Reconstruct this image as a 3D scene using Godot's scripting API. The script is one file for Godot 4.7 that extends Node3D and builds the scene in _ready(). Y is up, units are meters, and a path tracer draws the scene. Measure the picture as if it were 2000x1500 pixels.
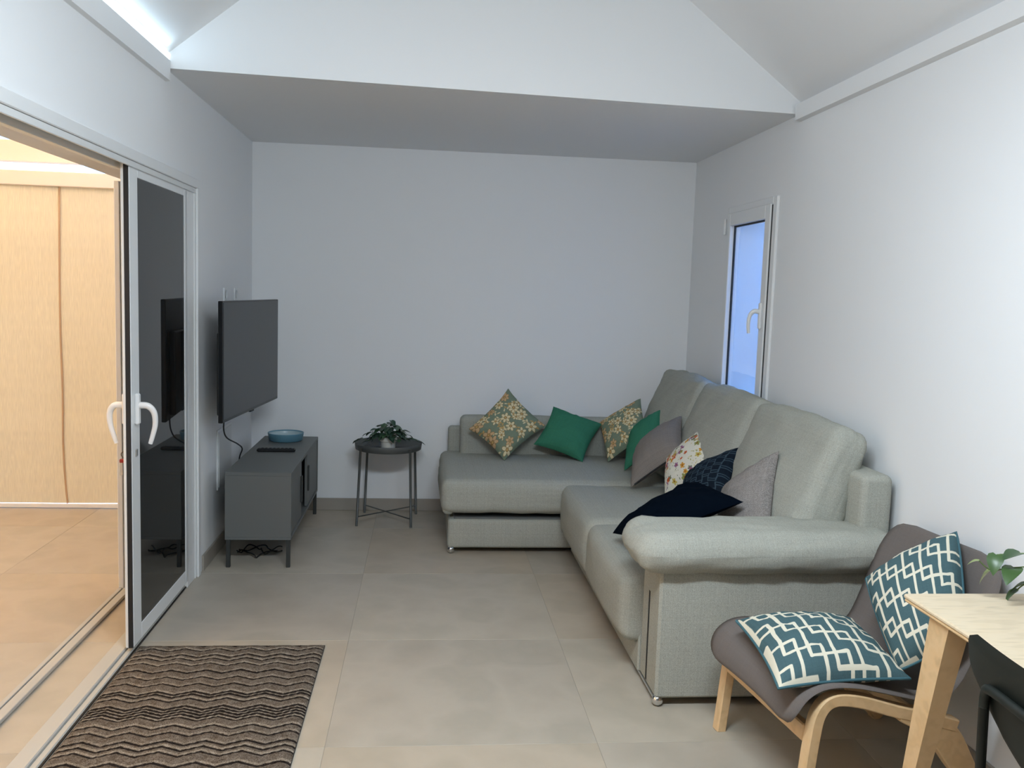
extends Node3D

const LX := -1.18     # inner face of the left wall
const RX := 1.86      # inner face of the right wall
const BZ := -6.25     # inner face of the back wall
const FZ := 2.4       # rear wall behind the camera
const SH := 2.50      # underside of the soffit
const TILE := 0.94
const LAMP := Vector3(0.28, 2.42, -1.62)

var rng := RandomNumberGenerator.new()
var noise := FastNoiseLite.new()
var used := {}

# ------------------------------------------------------------------ naming
func numbered(called: String) -> String:
	if not used.has(called):
		used[called] = 0
		return called
	used[called] += 1
	return "%s_%03d" % [called, used[called]]

func tag(o: Node, label: String, category: String, group := "") -> void:
	o.set_meta("label", label)
	o.set_meta("category", category)
	if group != "":
		o.set_meta("group", group)

func thing(called: String, label: String, category: String, at := Vector3.ZERO, turn := 0.0, group := "") -> Node3D:
	var o := Node3D.new()
	o.name = numbered(called)
	add_child(o)
	o.position = at
	o.rotation.y = turn
	tag(o, label, category, group)
	return o

func struct(called: String, label: String, parent: Node = null) -> Node3D:
	var o := Node3D.new()
	o.name = numbered(called)
	add_child(o)
	o.set_meta("kind", "structure")
	o.set_meta("label", label)
	return o

func obj(called: String, mesh: Mesh, m: Material, parent: Node = null, at := Vector3.ZERO, rot := Vector3.ZERO) -> MeshInstance3D:
	var o := MeshInstance3D.new()
	o.mesh = mesh
	o.material_override = m
	o.cast_shadow = GeometryInstance3D.SHADOW_CASTING_SETTING_ON
	if parent == null:
		o.name = numbered(called)
		add_child(o)
	else:
		o.name = called
		parent.add_child(o, true)
	o.position = at
	o.rotation = rot
	return o

func structobj(called: String, label: String, mesh: Mesh, m: Material) -> MeshInstance3D:
	var o := obj(called, mesh, m)
	o.set_meta("kind", "structure")
	o.set_meta("label", label)
	return o

# ------------------------------------------------------------------ mesh helpers
func start(smooth := -1) -> SurfaceTool:
	var st := SurfaceTool.new()
	st.begin(Mesh.PRIMITIVE_TRIANGLES)
	st.set_smooth_group(smooth)
	return st

func done(st: SurfaceTool) -> ArrayMesh:
	st.index()
	st.generate_normals()
	return st.commit()

func vtx(st: SurfaceTool, p: Vector3, uv := Vector2.ZERO) -> void:
	st.set_uv(uv)
	st.add_vertex(p)

# triangle facing away from the point c
func tri(st: SurfaceTool, a: Vector3, b: Vector3, d: Vector3, c: Vector3) -> void:
	var n := (d - a).cross(b - a)
	if n.dot((a + b + d) / 3.0 - c) < 0.0:
		var t := b
		b = d
		d = t
	vtx(st, a); vtx(st, b); vtx(st, d)

func quad(st: SurfaceTool, a: Vector3, b: Vector3, d: Vector3, e: Vector3, c: Vector3) -> void:
	tri(st, a, b, d, c)
	tri(st, a, d, e, c)

func add_box(st: SurfaceTool, lo: Vector3, hi: Vector3, bev := 0.0) -> void:
	var c := (lo + hi) * 0.5
	var h := (hi - lo) * 0.5
	h = h.abs()
	bev = minf(bev, minf(h.x, minf(h.y, h.z)) * 0.9)
	if bev <= 0.0:
		for ax in 3:
			for s in [-1.0, 1.0]:
				var n := Vector3.ZERO; n[ax] = s * h[ax]
				var u := Vector3.ZERO; u[(ax + 1) % 3] = h[(ax + 1) % 3]
				var v := Vector3.ZERO; v[(ax + 2) % 3] = h[(ax + 2) % 3]
				quad(st, c + n - u - v, c + n + u - v, c + n + u + v, c + n - u + v, c)
		return
	var corner := func(s: Vector3, ax: int) -> Vector3:
		var p := Vector3.ZERO
		for k in 3:
			p[k] = c[k] + s[k] * (h[k] if k == ax else h[k] - bev)
		return p
	for ax in 3:
		var a1 := (ax + 1) % 3
		var a2 := (ax + 2) % 3
		for s in [-1.0, 1.0]:
			var q := []
			for t in [[-1.0, -1.0], [1.0, -1.0], [1.0, 1.0], [-1.0, 1.0]]:
				var sg := Vector3.ZERO
				sg[ax] = s; sg[a1] = t[0]; sg[a2] = t[1]
				q.append(corner.call(sg, ax))
			quad(st, q[0], q[1], q[2], q[3], c)
		for s in [-1.0, 1.0]:
			for t in [-1.0, 1.0]:
				var s0 := Vector3.ZERO
				s0[ax] = -1.0; s0[a1] = s; s0[a2] = t
				var s1 := s0
				s1[ax] = 1.0
				quad(st, corner.call(s0, a1), corner.call(s1, a1), corner.call(s1, a2), corner.call(s0, a2), c)
	for sx in [-1.0, 1.0]:
		for sy in [-1.0, 1.0]:
			for sz in [-1.0, 1.0]:
				var sg := Vector3(sx, sy, sz)
				tri(st, corner.call(sg, 0), corner.call(sg, 1), corner.call(sg, 2), c)

func box(lo: Vector3, hi: Vector3, bev := 0.0) -> ArrayMesh:
	var st := start()
	add_box(st, lo, hi, bev)
	return done(st)

func boxes(list: Array, bev := 0.0) -> ArrayMesh:
	var st := start()
	for b in list:
		add_box(st, b[0], b[1], bev)
	return done(st)

# convex prism: polygon of 3D points pushed along d
func prism(poly: Array, d: Vector3) -> ArrayMesh:
	var st := start()
	var c := Vector3.ZERO
	for p in poly:
		c += p
	c = c / poly.size() + d * 0.5
	for k in range(1, poly.size() - 1):
		tri(st, poly[0], poly[k], poly[k + 1], c)
		tri(st, poly[0] + d, poly[k] + d, poly[k + 1] + d, c)
	for k in poly.size():
		var a: Vector3 = poly[k]
		var b: Vector3 = poly[(k + 1) % poly.size()]
		quad(st, a, b, b + d, a + d, c)
	return done(st)

# grid of points [row][col] as a smooth surface
func add_grid(st: SurfaceTool, g: Array, flip := false, uvs := []) -> void:
	for i in g.size() - 1:
		for j in g[i].size() - 1:
			var q := [[i, j], [i, j + 1], [i + 1, j + 1], [i + 1, j]]
			var order := [0, 2, 1, 0, 3, 2] if flip else [0, 1, 2, 0, 2, 3]
			for k in order:
				var a: int = q[k][0]
				var b: int = q[k][1]
				var uv := Vector2(float(b) / (g[i].size() - 1), float(a) / (g.size() - 1))
				if uvs.size() > 0:
					uv = uvs[a][b]
				vtx(st, g[a][b], uv)

# lathe: profile of (radius, height)
func lathe(prof: Array, seg := 32, smooth := 0) -> ArrayMesh:
	var st := start(smooth)
	var g := []
	for p in prof:
		var row := []
		for k in seg + 1:
			var a := TAU * k / seg
			row.append(Vector3(cos(a) * p.x, p.y, sin(a) * p.x))
		g.append(row)
	add_grid(st, g)
	return done(st)

func frame_of(d: Vector3) -> Array:
	var up := Vector3.UP if absf(d.y) < 0.95 else Vector3.RIGHT
	var s := d.cross(up).normalized()
	return [s, s.cross(d).normalized()]

# tube along points, with radius r (float or array)
func add_tube(st: SurfaceTool, pts: Array, r, seg := 8, caps := true, flat := 1.0) -> void:
	var g := []
	var side := Vector3.ZERO
	for k in pts.size():
		var d: Vector3
		if k == 0:
			d = pts[1] - pts[0]
		elif k == pts.size() - 1:
			d = pts[k] - pts[k - 1]
		else:
			d = (pts[k + 1] - pts[k]).normalized() + (pts[k] - pts[k - 1]).normalized()
		d = d.normalized()
		if k == 0:
			side = frame_of(d)[0]
		side = (side - d * side.dot(d)).normalized()
		var up := side.cross(d).normalized()
		var rr: float = r[k] if r is Array else r
		var row := []
		for j in seg + 1:
			var a := TAU * j / seg
			row.append(pts[k] + (side * cos(a) + up * sin(a) * flat) * rr)
		g.append(row)
	add_grid(st, g, true)
	if caps:
		for e in [0, g.size() - 1]:
			var c: Vector3 = pts[e]
			var inside: Vector3 = pts[1] if e == 0 else pts[e - 1]
			for j in seg:
				tri(st, c, g[e][j], g[e][j + 1], inside)

func tube(pts: Array, r, seg := 8, flat := 1.0) -> ArrayMesh:
	var st := start(0)
	add_tube(st, pts, r, seg, true, flat)
	return done(st)

func smooth_path(pts: Array, steps := 6) -> Array:
	var out := []
	for k in pts.size() - 1:
		var p0: Vector3 = pts[maxi(k - 1, 0)]
		var p1: Vector3 = pts[k]
		var p2: Vector3 = pts[k + 1]
		var p3: Vector3 = pts[mini(k + 2, pts.size() - 1)]
		for s in steps:
			out.append(p1.cubic_interpolate(p2, p0, p3, float(s) / steps))
	out.append(pts[-1])
	return out

# bar of rectangular section (w across "axis", t in plane) swept along a path lying in a plane with normal axis
func swept_bar(path: Array, axis: Vector3, w: float, t, bev := 0.0) -> ArrayMesh:
	var st := start()
	var rows := []
	for k in path.size():
		var d: Vector3 = (path[mini(k + 1, path.size() - 1)] - path[maxi(k - 1, 0)]).normalized()
		var n := axis.cross(d).normalized()
		var tt: float = t[k] if t is Array else t
		var a := axis * w * 0.5
		var b: Vector3 = n * tt * 0.5
		var ia := axis * (w * 0.5 - bev)
		var ib: Vector3 = n * (tt * 0.5 - bev)
		if bev > 0.0:
			rows.append([path[k] - a - ib, path[k] - ia - b, path[k] + ia - b, path[k] + a - ib, path[k] + a + ib, path[k] + ia + b, path[k] - ia + b, path[k] - a + ib])
		else:
			rows.append([path[k] - a - b, path[k] + a - b, path[k] + a + b, path[k] - a + b])
	var m: int = rows[0].size()
	for k in rows.size() - 1:
		var c: Vector3 = (path[k] + path[k + 1]) * 0.5
		for j in m:
			quad(st, rows[k][j], rows[k][(j + 1) % m], rows[k + 1][(j + 1) % m], rows[k + 1][j], c)
	for e in [0, rows.size() - 1]:
		var inside: Vector3 = path[1] if e == 0 else path[e - 1]
		for j in range(1, m - 1):
			tri(st, rows[e][0], rows[e][j], rows[e][j + 1], inside)
	return done(st)

# upholstered cushion: rounded box that puffs out on every face
func cushion(size: Vector3, r: float, puff: Vector3, wrinkle := 0.004, seed := 1, n := 12, taper := 0.0) -> ArrayMesh:
	var st := start(0)
	var h := size * 0.5
	noise.seed = seed
	noise.frequency = 4.0
	r = minf(r, minf(h.x, minf(h.y, h.z)) * 0.98)
	var ticks := func(hh: float) -> Array:
		var t := []
		for k in 5:
			t.append(-hh + r - r * cos(PI * 0.5 * k / 4.0) / maxf(sin(PI * 0.5 * k / 4.0) + cos(PI * 0.5 * k / 4.0), 0.001) * 1.0)
		for k in range(1, n):
			t.append(lerpf(-hh + r, hh - r, float(k) / n))
		for k in 5:
			t.append(-t[4 - k])
		return t
	for ax in 3:
		var a1 := (ax + 1) % 3
		var a2 := (ax + 2) % 3
		var t1: Array = ticks.call(h[a1])
		var t2: Array = ticks.call(h[a2])
		for s in [-1.0, 1.0]:
			var g := []
			for u in t1:
				var row := []
				for v in t2:
					var q := Vector3.ZERO
					q[ax] = s * h[ax]; q[a1] = u; q[a2] = v
					var inner := Vector3(clampf(q.x, -h.x + r, h.x - r), clampf(q.y, -h.y + r, h.y - r), clampf(q.z, -h.z + r, h.z - r))
					var d := (q - inner)
					var p := inner + d.normalized() * r
					for k in 3:
						var k1 := (k + 1) % 3
						var k2 := (k + 2) % 3
						var e := (1.0 - pow(p[k1] / h[k1], 2.0)) * (1.0 - pow(p[k2] / h[k2], 2.0))
						p[k] += puff[k] * maxf(e, 0.0) * (p[k] / h[k])
					if taper != 0.0:
						p.x *= 1.0 - taper * (p.y / h.y)
					p += d.normalized() * wrinkle * (noise.get_noise_3dv(p * 1.2) + 0.6 * noise.get_noise_3dv(p * Vector3(2.0, 4.0, 2.0)))
					row.append(p)
				g.append(row)
			add_grid(st, g, s < 0.0)
	return done(st)

# throw pillow between four corners (seen clockwise from its front), returns [mesh, centre]
func pillow_mesh(cs: Array, thick: float, pinch := 0.07, seed := 1, n := 22, wrinkle := 0.006, dent := 0.0) -> Array:
	var c: Vector3 = (cs[0] + cs[1] + cs[2] + cs[3]) / 4.0
	var nrm: Vector3 = (cs[2] - cs[0]).cross(cs[3] - cs[1]).normalized()
	if nrm.dot(Vector3(0, 1.5, 0) - c) < 0.0:
		nrm = -nrm
	noise.seed = seed
	noise.frequency = 3.0
	var st := SurfaceTool.new()
	st.begin(Mesh.PRIMITIVE_TRIANGLES)
	for side: float in [1.0, -1.0]:
		st.set_smooth_group(1 if side > 0.0 else 2)
		var g := []
		var uvs := []
		for i in n + 1:
			var row := []
			var uvr := []
			# finer steps near the edges
			var v := 0.5 - 0.5 * cos(PI * i / n) if true else 0.0
			v = lerpf(float(i) / n, v, 0.7)
			for j in n + 1:
				var u := lerpf(float(j) / n, 0.5 - 0.5 * cos(PI * j / n), 0.7)
				var a := 2.0 * u - 1.0
				var b := 2.0 * v - 1.0
				var uu := 0.5 + 0.5 * a * (1.0 - pinch * (1.0 - b * b))
				var vv := 0.5 + 0.5 * b * (1.0 - pinch * (1.0 - a * a))
				var p: Vector3 = cs[0].lerp(cs[1], uu).lerp(cs[3].lerp(cs[2], uu), vv) - c
				var e := maxf((1.0 - a * a) * (1.0 - b * b), 0.0)
				var hgt := pow(e, 0.44) * thick * 0.5
				hgt += e * thick * dent * (-exp(-((a * a) + b * b) * 3.0))
				hgt += minf(e * 6.0, 1.0) * wrinkle * (noise.get_noise_2d(u * 1.4, v * 1.4 + side * 7.0) * 1.4 + 0.7 * noise.get_noise_2d(u * 4.0 + v * 2.0, v * 4.0 - u * 2.5 + side * 3.0))
				row.append(p + nrm * hgt * (1.0 if side > 0.0 else -0.5))
				uvr.append(Vector2(u, v))
			g.append(row)
			uvs.append(uvr)
		var flip = side < 0.0
		var t: Vector3 = (g[n / 2 + 1][n / 2] - g[n / 2][n / 2]).cross(g[n / 2][n / 2 + 1] - g[n / 2][n / 2])
		# clockwise front faces: triangle (00,01,11) has the normal (11-00)x(01-00)
		if t.dot(nrm) < 0.0:
			flip = not flip
		add_grid(st, g, flip, uvs)
	return [done(st), c]

func pillow_edge(cs: Array, pinch: float, c: Vector3, ofs := 0.0) -> Array:
	var pts := []
	var n := 14
	for s in 4:
		for k in n:
			var t := float(k) / n
			var u: float
			var v: float
			match s:
				0: u = t; v = 0.0
				1: u = 1.0; v = t
				2: u = 1.0 - t; v = 1.0
				_: u = 0.0; v = 1.0 - t
			var a := 2.0 * u - 1.0
			var b := 2.0 * v - 1.0
			var uu := 0.5 + 0.5 * a * (1.0 - pinch * (1.0 - b * b))
			var vv := 0.5 + 0.5 * b * (1.0 - pinch * (1.0 - a * a))
			pts.append(cs[0].lerp(cs[1], uu).lerp(cs[3].lerp(cs[2], uu), vv) - c)
	pts.append(pts[0])
	return pts

# heart shaped leaf of length 1 along +z, bent
func leaf_mesh(bend := 0.25, fold := 0.12, width := 0.8) -> ArrayMesh:
	var st := start(0)
	var g := []
	var n := 7
	for i in n + 1:
		var t := float(i) / n
		var w := width * 0.5 * pow(sin(PI * pow(t * 0.97 + 0.03, 0.62)), 0.8) if i < n else 0.0
		var row := []
		for j in 5:
			var s := (j - 2) / 2.0
			var z := t
			if i <= 1:
				z = t - 0.10 * absf(s)
			row.append(Vector3(s * w, fold * absf(s) * w * 2.0 - bend * t * t, z))
		g.append(row)
	add_grid(st, g)
	return done(st)

# ------------------------------------------------------------------ materials
func mat(c: Color, rough := 0.6, metal := 0.0) -> StandardMaterial3D:
	var m := StandardMaterial3D.new()
	m.albedo_color = c
	m.roughness = rough
	m.metallic = metal
	return m

func rgb(r: float, g: float, b: float) -> Color:
	return Color(r / 255.0, g / 255.0, b / 255.0)

func noise_tex(freq: float, ramp: Array, seed := 1, size := 512, octaves := 4, type := FastNoiseLite.TYPE_SIMPLEX_SMOOTH) -> ImageTexture:
	var f := FastNoiseLite.new()
	f.seed = seed
	f.noise_type = type
	f.frequency = freq
	f.fractal_octaves = octaves
	var src := f.get_seamless_image(size, size)
	src.convert(Image.FORMAT_L8)
	var data := src.get_data()
	var gr := Gradient.new()
	gr.offsets = PackedFloat32Array()
	var offs := PackedFloat32Array()
	var cols := PackedColorArray()
	for k in ramp.size():
		offs.append(float(k) / (ramp.size() - 1))
		cols.append(ramp[k])
	gr.offsets = offs
	gr.colors = cols
	var lut := []
	for k in 256:
		lut.append(gr.sample(k / 255.0))
	var out := PackedByteArray()
	out.resize(size * size * 3)
	for k in size * size:
		var c: Color = lut[data[k]]
		out[k * 3] = int(c.r * 255.0)
		out[k * 3 + 1] = int(c.g * 255.0)
		out[k * 3 + 2] = int(c.b * 255.0)
	return ImageTexture.create_from_image(Image.create_from_data(size, size, false, Image.FORMAT_RGB8, out))

func bump_tex(img: Image, amount: float) -> ImageTexture:
	var i: Image = img.duplicate()
	i.convert(Image.FORMAT_L8)
	i.convert(Image.FORMAT_RGB8)
	i.bump_map_to_normal_map(amount)
	return ImageTexture.create_from_image(i)

# woven cloth: fine thread pattern with mottling
func weave_image(base: Color, spread: float, seed: int, size := 256, slub := 0.5) -> Image:
	var r := RandomNumberGenerator.new()
	r.seed = seed
	var im := Image.create(size, size, false, Image.FORMAT_RGB8)
	var wx := []
	var wy := []
	for k in size:
		wx.append(r.randf_range(-1, 1))
		wy.append(r.randf_range(-1, 1))
	for y in size:
		for x in size:
			var t: float = (wx[x] if (x / 2 + y / 2) % 2 == 0 else wy[y]) * slub + r.randf_range(-1, 1) * (1.0 - slub)
			var k := 1.0 + t * spread
			im.set_pixel(x, y, Color(clampf(base.r * k, 0, 1), clampf(base.g * k, 0, 1), clampf(base.b * k, 0, 1)))
	return im

func cloth(base: Color, spread: float, seed: int, repeat: float, triplanar := true, slub := 0.5) -> StandardMaterial3D:
	var im := weave_image(base, spread, seed, 256, slub)
	var m := mat(Color.WHITE, 0.95)
	m.albedo_texture = ImageTexture.create_from_image(im)
	m.normal_enabled = true
	m.normal_texture = bump_tex(im, 3.0)
	m.normal_scale = 0.35
	m.metallic_specular = 0.15
	if triplanar:
		m.uv1_triplanar = true
		m.uv1_scale = Vector3.ONE * repeat
	return m

func paint_ellipse(im: Image, cx: float, cy: float, rx: float, ry: float, ang: float, c: Color) -> void:
	var rr := maxf(rx, ry)
	var ca := cos(ang)
	var sa := sin(ang)
	for y in range(maxi(0, int(cy - rr)), mini(im.get_height(), int(cy + rr) + 2)):
		for x in range(maxi(0, int(cx - rr)), mini(im.get_width(), int(cx + rr) + 2)):
			var dx := x - cx
			var dy := y - cy
			var u := (dx * ca + dy * sa) / rx
			var v := (-dx * sa + dy * ca) / ry
			if u * u + v * v <= 1.0:
				im.set_pixel(x, y, c)

func paint_line(im: Image, a: Vector2, b: Vector2, w: float, c: Color) -> void:
	var lo := a.min(b) - Vector2(w, w)
	var hi := a.max(b) + Vector2(w, w)
	for y in range(maxi(0, int(lo.y)), mini(im.get_height(), int(hi.y) + 2)):
		for x in range(maxi(0, int(lo.x)), mini(im.get_width(), int(hi.x) + 2)):
			var p := Vector2(x, y)
			if Geometry2D.get_closest_point_to_segment(p, a, b).distance_to(p) <= w:
				im.set_pixel(x, y, c)

func printed(im: Image, rough := 0.9) -> StandardMaterial3D:
	var m := mat(Color.WHITE, rough)
	m.albedo_texture = ImageTexture.create_from_image(im)
	m.metallic_specular = 0.2
	var w := weave_image(Color(0.5, 0.5, 0.5), 0.3, 77, 256)
	m.normal_enabled = true
	m.normal_texture = bump_tex(w, 2.0)
	m.normal_scale = 0.3
	return m

func leafy_print() -> Image:
	var r := RandomNumberGenerator.new()
	r.seed = 5
	var im := weave_image(rgb(126, 138, 118), 0.10, 9, 384)
	var cream := rgb(222, 208, 168)
	var gold := rgb(196, 160, 104)
	var brown := rgb(140, 112, 72)
	var rose := rgb(206, 172, 132)
	for k in 34:      # curling twigs
		var p := Vector2(r.randf() * 384, r.randf() * 384)
		var a := r.randf() * TAU
		var turn := r.randf_range(-0.25, 0.25)
		for s in 9:
			var q := p + Vector2(cos(a), sin(a)) * 9.0
			paint_line(im, p, q, 1.3, brown)
			if s % 2 == 1:
				var la := a + (0.9 if s % 4 == 1 else -0.9)
				paint_ellipse(im, q.x + cos(la) * 9, q.y + sin(la) * 9, 14.0, 5.5, la, [cream, gold, cream][r.randi() % 3])
			a += turn
			p = q
	for k in 20:      # blossoms
		var c := Vector2((k % 5) * 80.0 + (40.0 if (k / 5) % 2 == 1 else 8.0), (k / 5) * 98.0 + 42.0) + Vector2(r.randf_range(-22, 22), r.randf_range(-24, 24))
		var s := r.randf_range(1.1, 1.9)
		var n := r.randi_range(5, 7)
		var a0 := r.randf() * TAU
		var col: Color = [cream, rose, cream][r.randi() % 3]
		for i in n:
			var a := a0 + TAU * i / n
			paint_ellipse(im, c.x + cos(a) * 14 * s, c.y + sin(a) * 14 * s, 11.5 * s, 7.5 * s, a, brown)
			paint_ellipse(im, c.x + cos(a) * 14 * s, c.y + sin(a) * 14 * s, 10 * s, 6 * s, a, col)
		paint_ellipse(im, c.x, c.y, 7 * s, 7 * s, 0, brown)
		paint_ellipse(im, c.x, c.y, 4.5 * s, 4.5 * s, 0, gold)
	return im

func meadow_print() -> Image:
	var r := RandomNumberGenerator.new()
	r.seed = 12
	var im := weave_image(rgb(228, 223, 208), 0.06, 19, 384)
	var inks := [rgb(206, 98, 58), rgb(208, 150, 62), rgb(150, 152, 92), rgb(150, 104, 140), rgb(122, 128, 104), rgb(214, 120, 84), rgb(196, 178, 96)]
	for k in 150:
		var c := Vector2(r.randf() * 384, r.randf() * 384)
		var a := r.randf() * TAU
		paint_ellipse(im, c.x, c.y, r.randf_range(3, 7), r.randf_range(1.5, 3), a, [inks[2], inks[4], inks[6]][r.randi() % 3])
	for k in 60:
		var c := Vector2(r.randf() * 384, r.randf() * 384)
		var col: Color = inks[r.randi() % inks.size()]
		var s := r.randf_range(0.8, 1.8)
		for i in 5:
			var a := TAU * i / 5.0 + k
			paint_ellipse(im, c.x + cos(a) * 7 * s, c.y + sin(a) * 7 * s, 6.5 * s, 4.5 * s, a, col)
		paint_ellipse(im, c.x, c.y, 3.5 * s, 3.5 * s, 0, rgb(150, 84, 40))
	for k in 10:
		var c := Vector2(r.randf() * 384, r.randf() * 384)
		var d := Vector2.from_angle(r.randf() * TAU) * 17.0
		paint_line(im, c - d, c + d, 2.4, inks[3])
	return im

func zigzag_print() -> Image:
	var im := weave_image(rgb(22, 31, 42), 0.18, 29, 320)
	var ink := rgb(58, 74, 86)
	var p := 62.0
	for row in range(-2, 14):
		for dd in [0.0, 13.0]:
			var y: float = row * 52.0 + dd
			var pos := Vector2(-20, y)
			for k in 12:
				var q := pos + Vector2(p * 0.62, 0)
				paint_line(im, pos, q, 2.8, ink)
				var w := q + Vector2(0, 30.0 if k % 2 == 0 else -30.0)
				paint_line(im, q, w, 2.8, ink)
				pos = w
	return im

func lattice_print() -> Image:
	var im := weave_image(rgb(76, 101, 106), 0.10, 39, 512)
	var ink := rgb(222, 216, 196)
	var q := 74.0
	for line in range(-14, 26):
		var at := Vector2(line * 0.7 * q, line * 2.3 * q)
		# start every staircase above the cloth
		var up := ceilf((at.y + 2.0 * q) / (3.0 * q))
		at -= Vector2(2.0, 3.0) * q * up
		for k in 6:
			var a := at + Vector2(0, 3.0 * q)
			paint_line(im, at, a, 7.2, ink)
			var b := a + Vector2(2.0 * q, 0)
			paint_line(im, a, b, 7.2, ink)
			at = b
	return im

func wood(base: Color, seed: int, along: Vector3) -> StandardMaterial3D:
	var m := mat(Color.WHITE, 0.45)
	m.albedo_texture = noise_tex(0.02, [base.darkened(0.09), base, base.lightened(0.06), base.darkened(0.04), base], seed, 256, 3)
	m.uv1_triplanar = true
	m.uv1_scale = along
	return m

var M := {}

func make_materials() -> void:
	# painted plaster
	var pl := noise_tex(0.02, [Color(0.5, 0.5, 0.5), Color(0.55, 0.55, 0.55)], 3, 256, 5)
	M.plaster = mat(rgb(241, 241, 241), 0.85)
	M.plaster.normal_enabled = true
	M.plaster.normal_texture = bump_tex(pl.get_image(), 6.0)
	M.plaster.normal_scale = 0.25
	M.plaster.uv1_triplanar = true
	M.plaster.uv1_world_triplanar = true
	M.plaster.uv1_scale = Vector3.ONE * 1.5
	M.plaster.metallic_specular = 0.2
	# large format concrete-look tiles, three tones
	var k := 0
	for tone in [Color(1, 1, 1), Color(0.975, 0.975, 0.98), Color(1.0, 0.985, 0.97)]:
		var t := mat(tone, 0.42)
		t.albedo_texture = noise_tex(0.006, [rgb(175, 165, 149), rgb(182, 172, 156), rgb(189, 179, 163), rgb(179, 170, 154), rgb(186, 176, 160)], 11, 512, 5)
		t.uv1_triplanar = true
		t.uv1_world_triplanar = true
		t.uv1_scale = Vector3.ONE * 0.55
		t.uv1_offset = Vector3(0.37 * k, 0.11 * k, 0.53 * k)
		t.metallic_specular = 0.4
		M["tile%d" % k] = t
		k += 1
	M.grout = mat(rgb(160, 152, 140), 0.9)
	M.skirting = mat(rgb(162, 154, 143), 0.5)
	M.pvc = mat(rgb(236, 236, 235), 0.28)
	M.pvc2 = mat(rgb(226, 226, 224), 0.3)
	M.rubber = mat(rgb(24, 24, 26), 0.6)
	M.alu = mat(rgb(196, 196, 194), 0.35, 0.8)
	M.chrome = mat(rgb(215, 215, 215), 0.12, 1.0)
	M.tinted = mat(Color(0.05, 0.055, 0.06, 0.9), 0.02)
	M.tinted.transparency = BaseMaterial3D.TRANSPARENCY_ALPHA
	M.pane = mat(Color(0.85, 0.93, 0.97, 0.08), 0.02)
	M.pane.transparency = BaseMaterial3D.TRANSPARENCY_ALPHA
	M.led = mat(rgb(240, 248, 255), 0.5)
	M.led.emission_enabled = true
	M.led.emission = Color(0.86, 0.95, 1.0)
	M.led.emission_energy_multiplier = 2.0
	M.lamp = mat(rgb(250, 248, 244), 0.5)
	M.lamp.emission_enabled = true
	M.lamp.emission = Color(0.90, 0.96, 1.0)
	M.lamp.emission_energy_multiplier = 2.0
	# sofa
	M.sofa = cloth(rgb(167, 167, 157), 0.20, 21, 4.0, true, 0.25)
	M.black = mat(rgb(20, 21, 23), 0.5)
	M.bench = mat(rgb(104, 106, 104), 0.5)
	M.benchleg = mat(rgb(60, 62, 61), 0.5, 0.2)
	M.tray = mat(rgb(92, 94, 92), 0.45, 0.2)
	M.screen = mat(rgb(36, 40, 46), 0.28)
	M.bezel = mat(rgb(18, 20, 23), 0.35)
	M.canvas = mat(Color.WHITE, 0.9)
	M.birch = wood(rgb(226, 190, 142), 41, Vector3(2.0, 2.0, 2.0))
	M.birchtop = wood(rgb(224, 204, 172), 42, Vector3(1.0, 3.0, 6.0))

# ------------------------------------------------------------------ scene
func _ready() -> void:
	rng.seed = 7
	make_materials()
	setup_view()
	build_shell()
	build_ceiling()
	build_door()
	build_window()
	build_patio()
	build_sofa()
	build_pillows()
	build_tv_corner()
	build_side_table()
	build_rug()
	build_easy_chair()
	build_desk()

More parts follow.
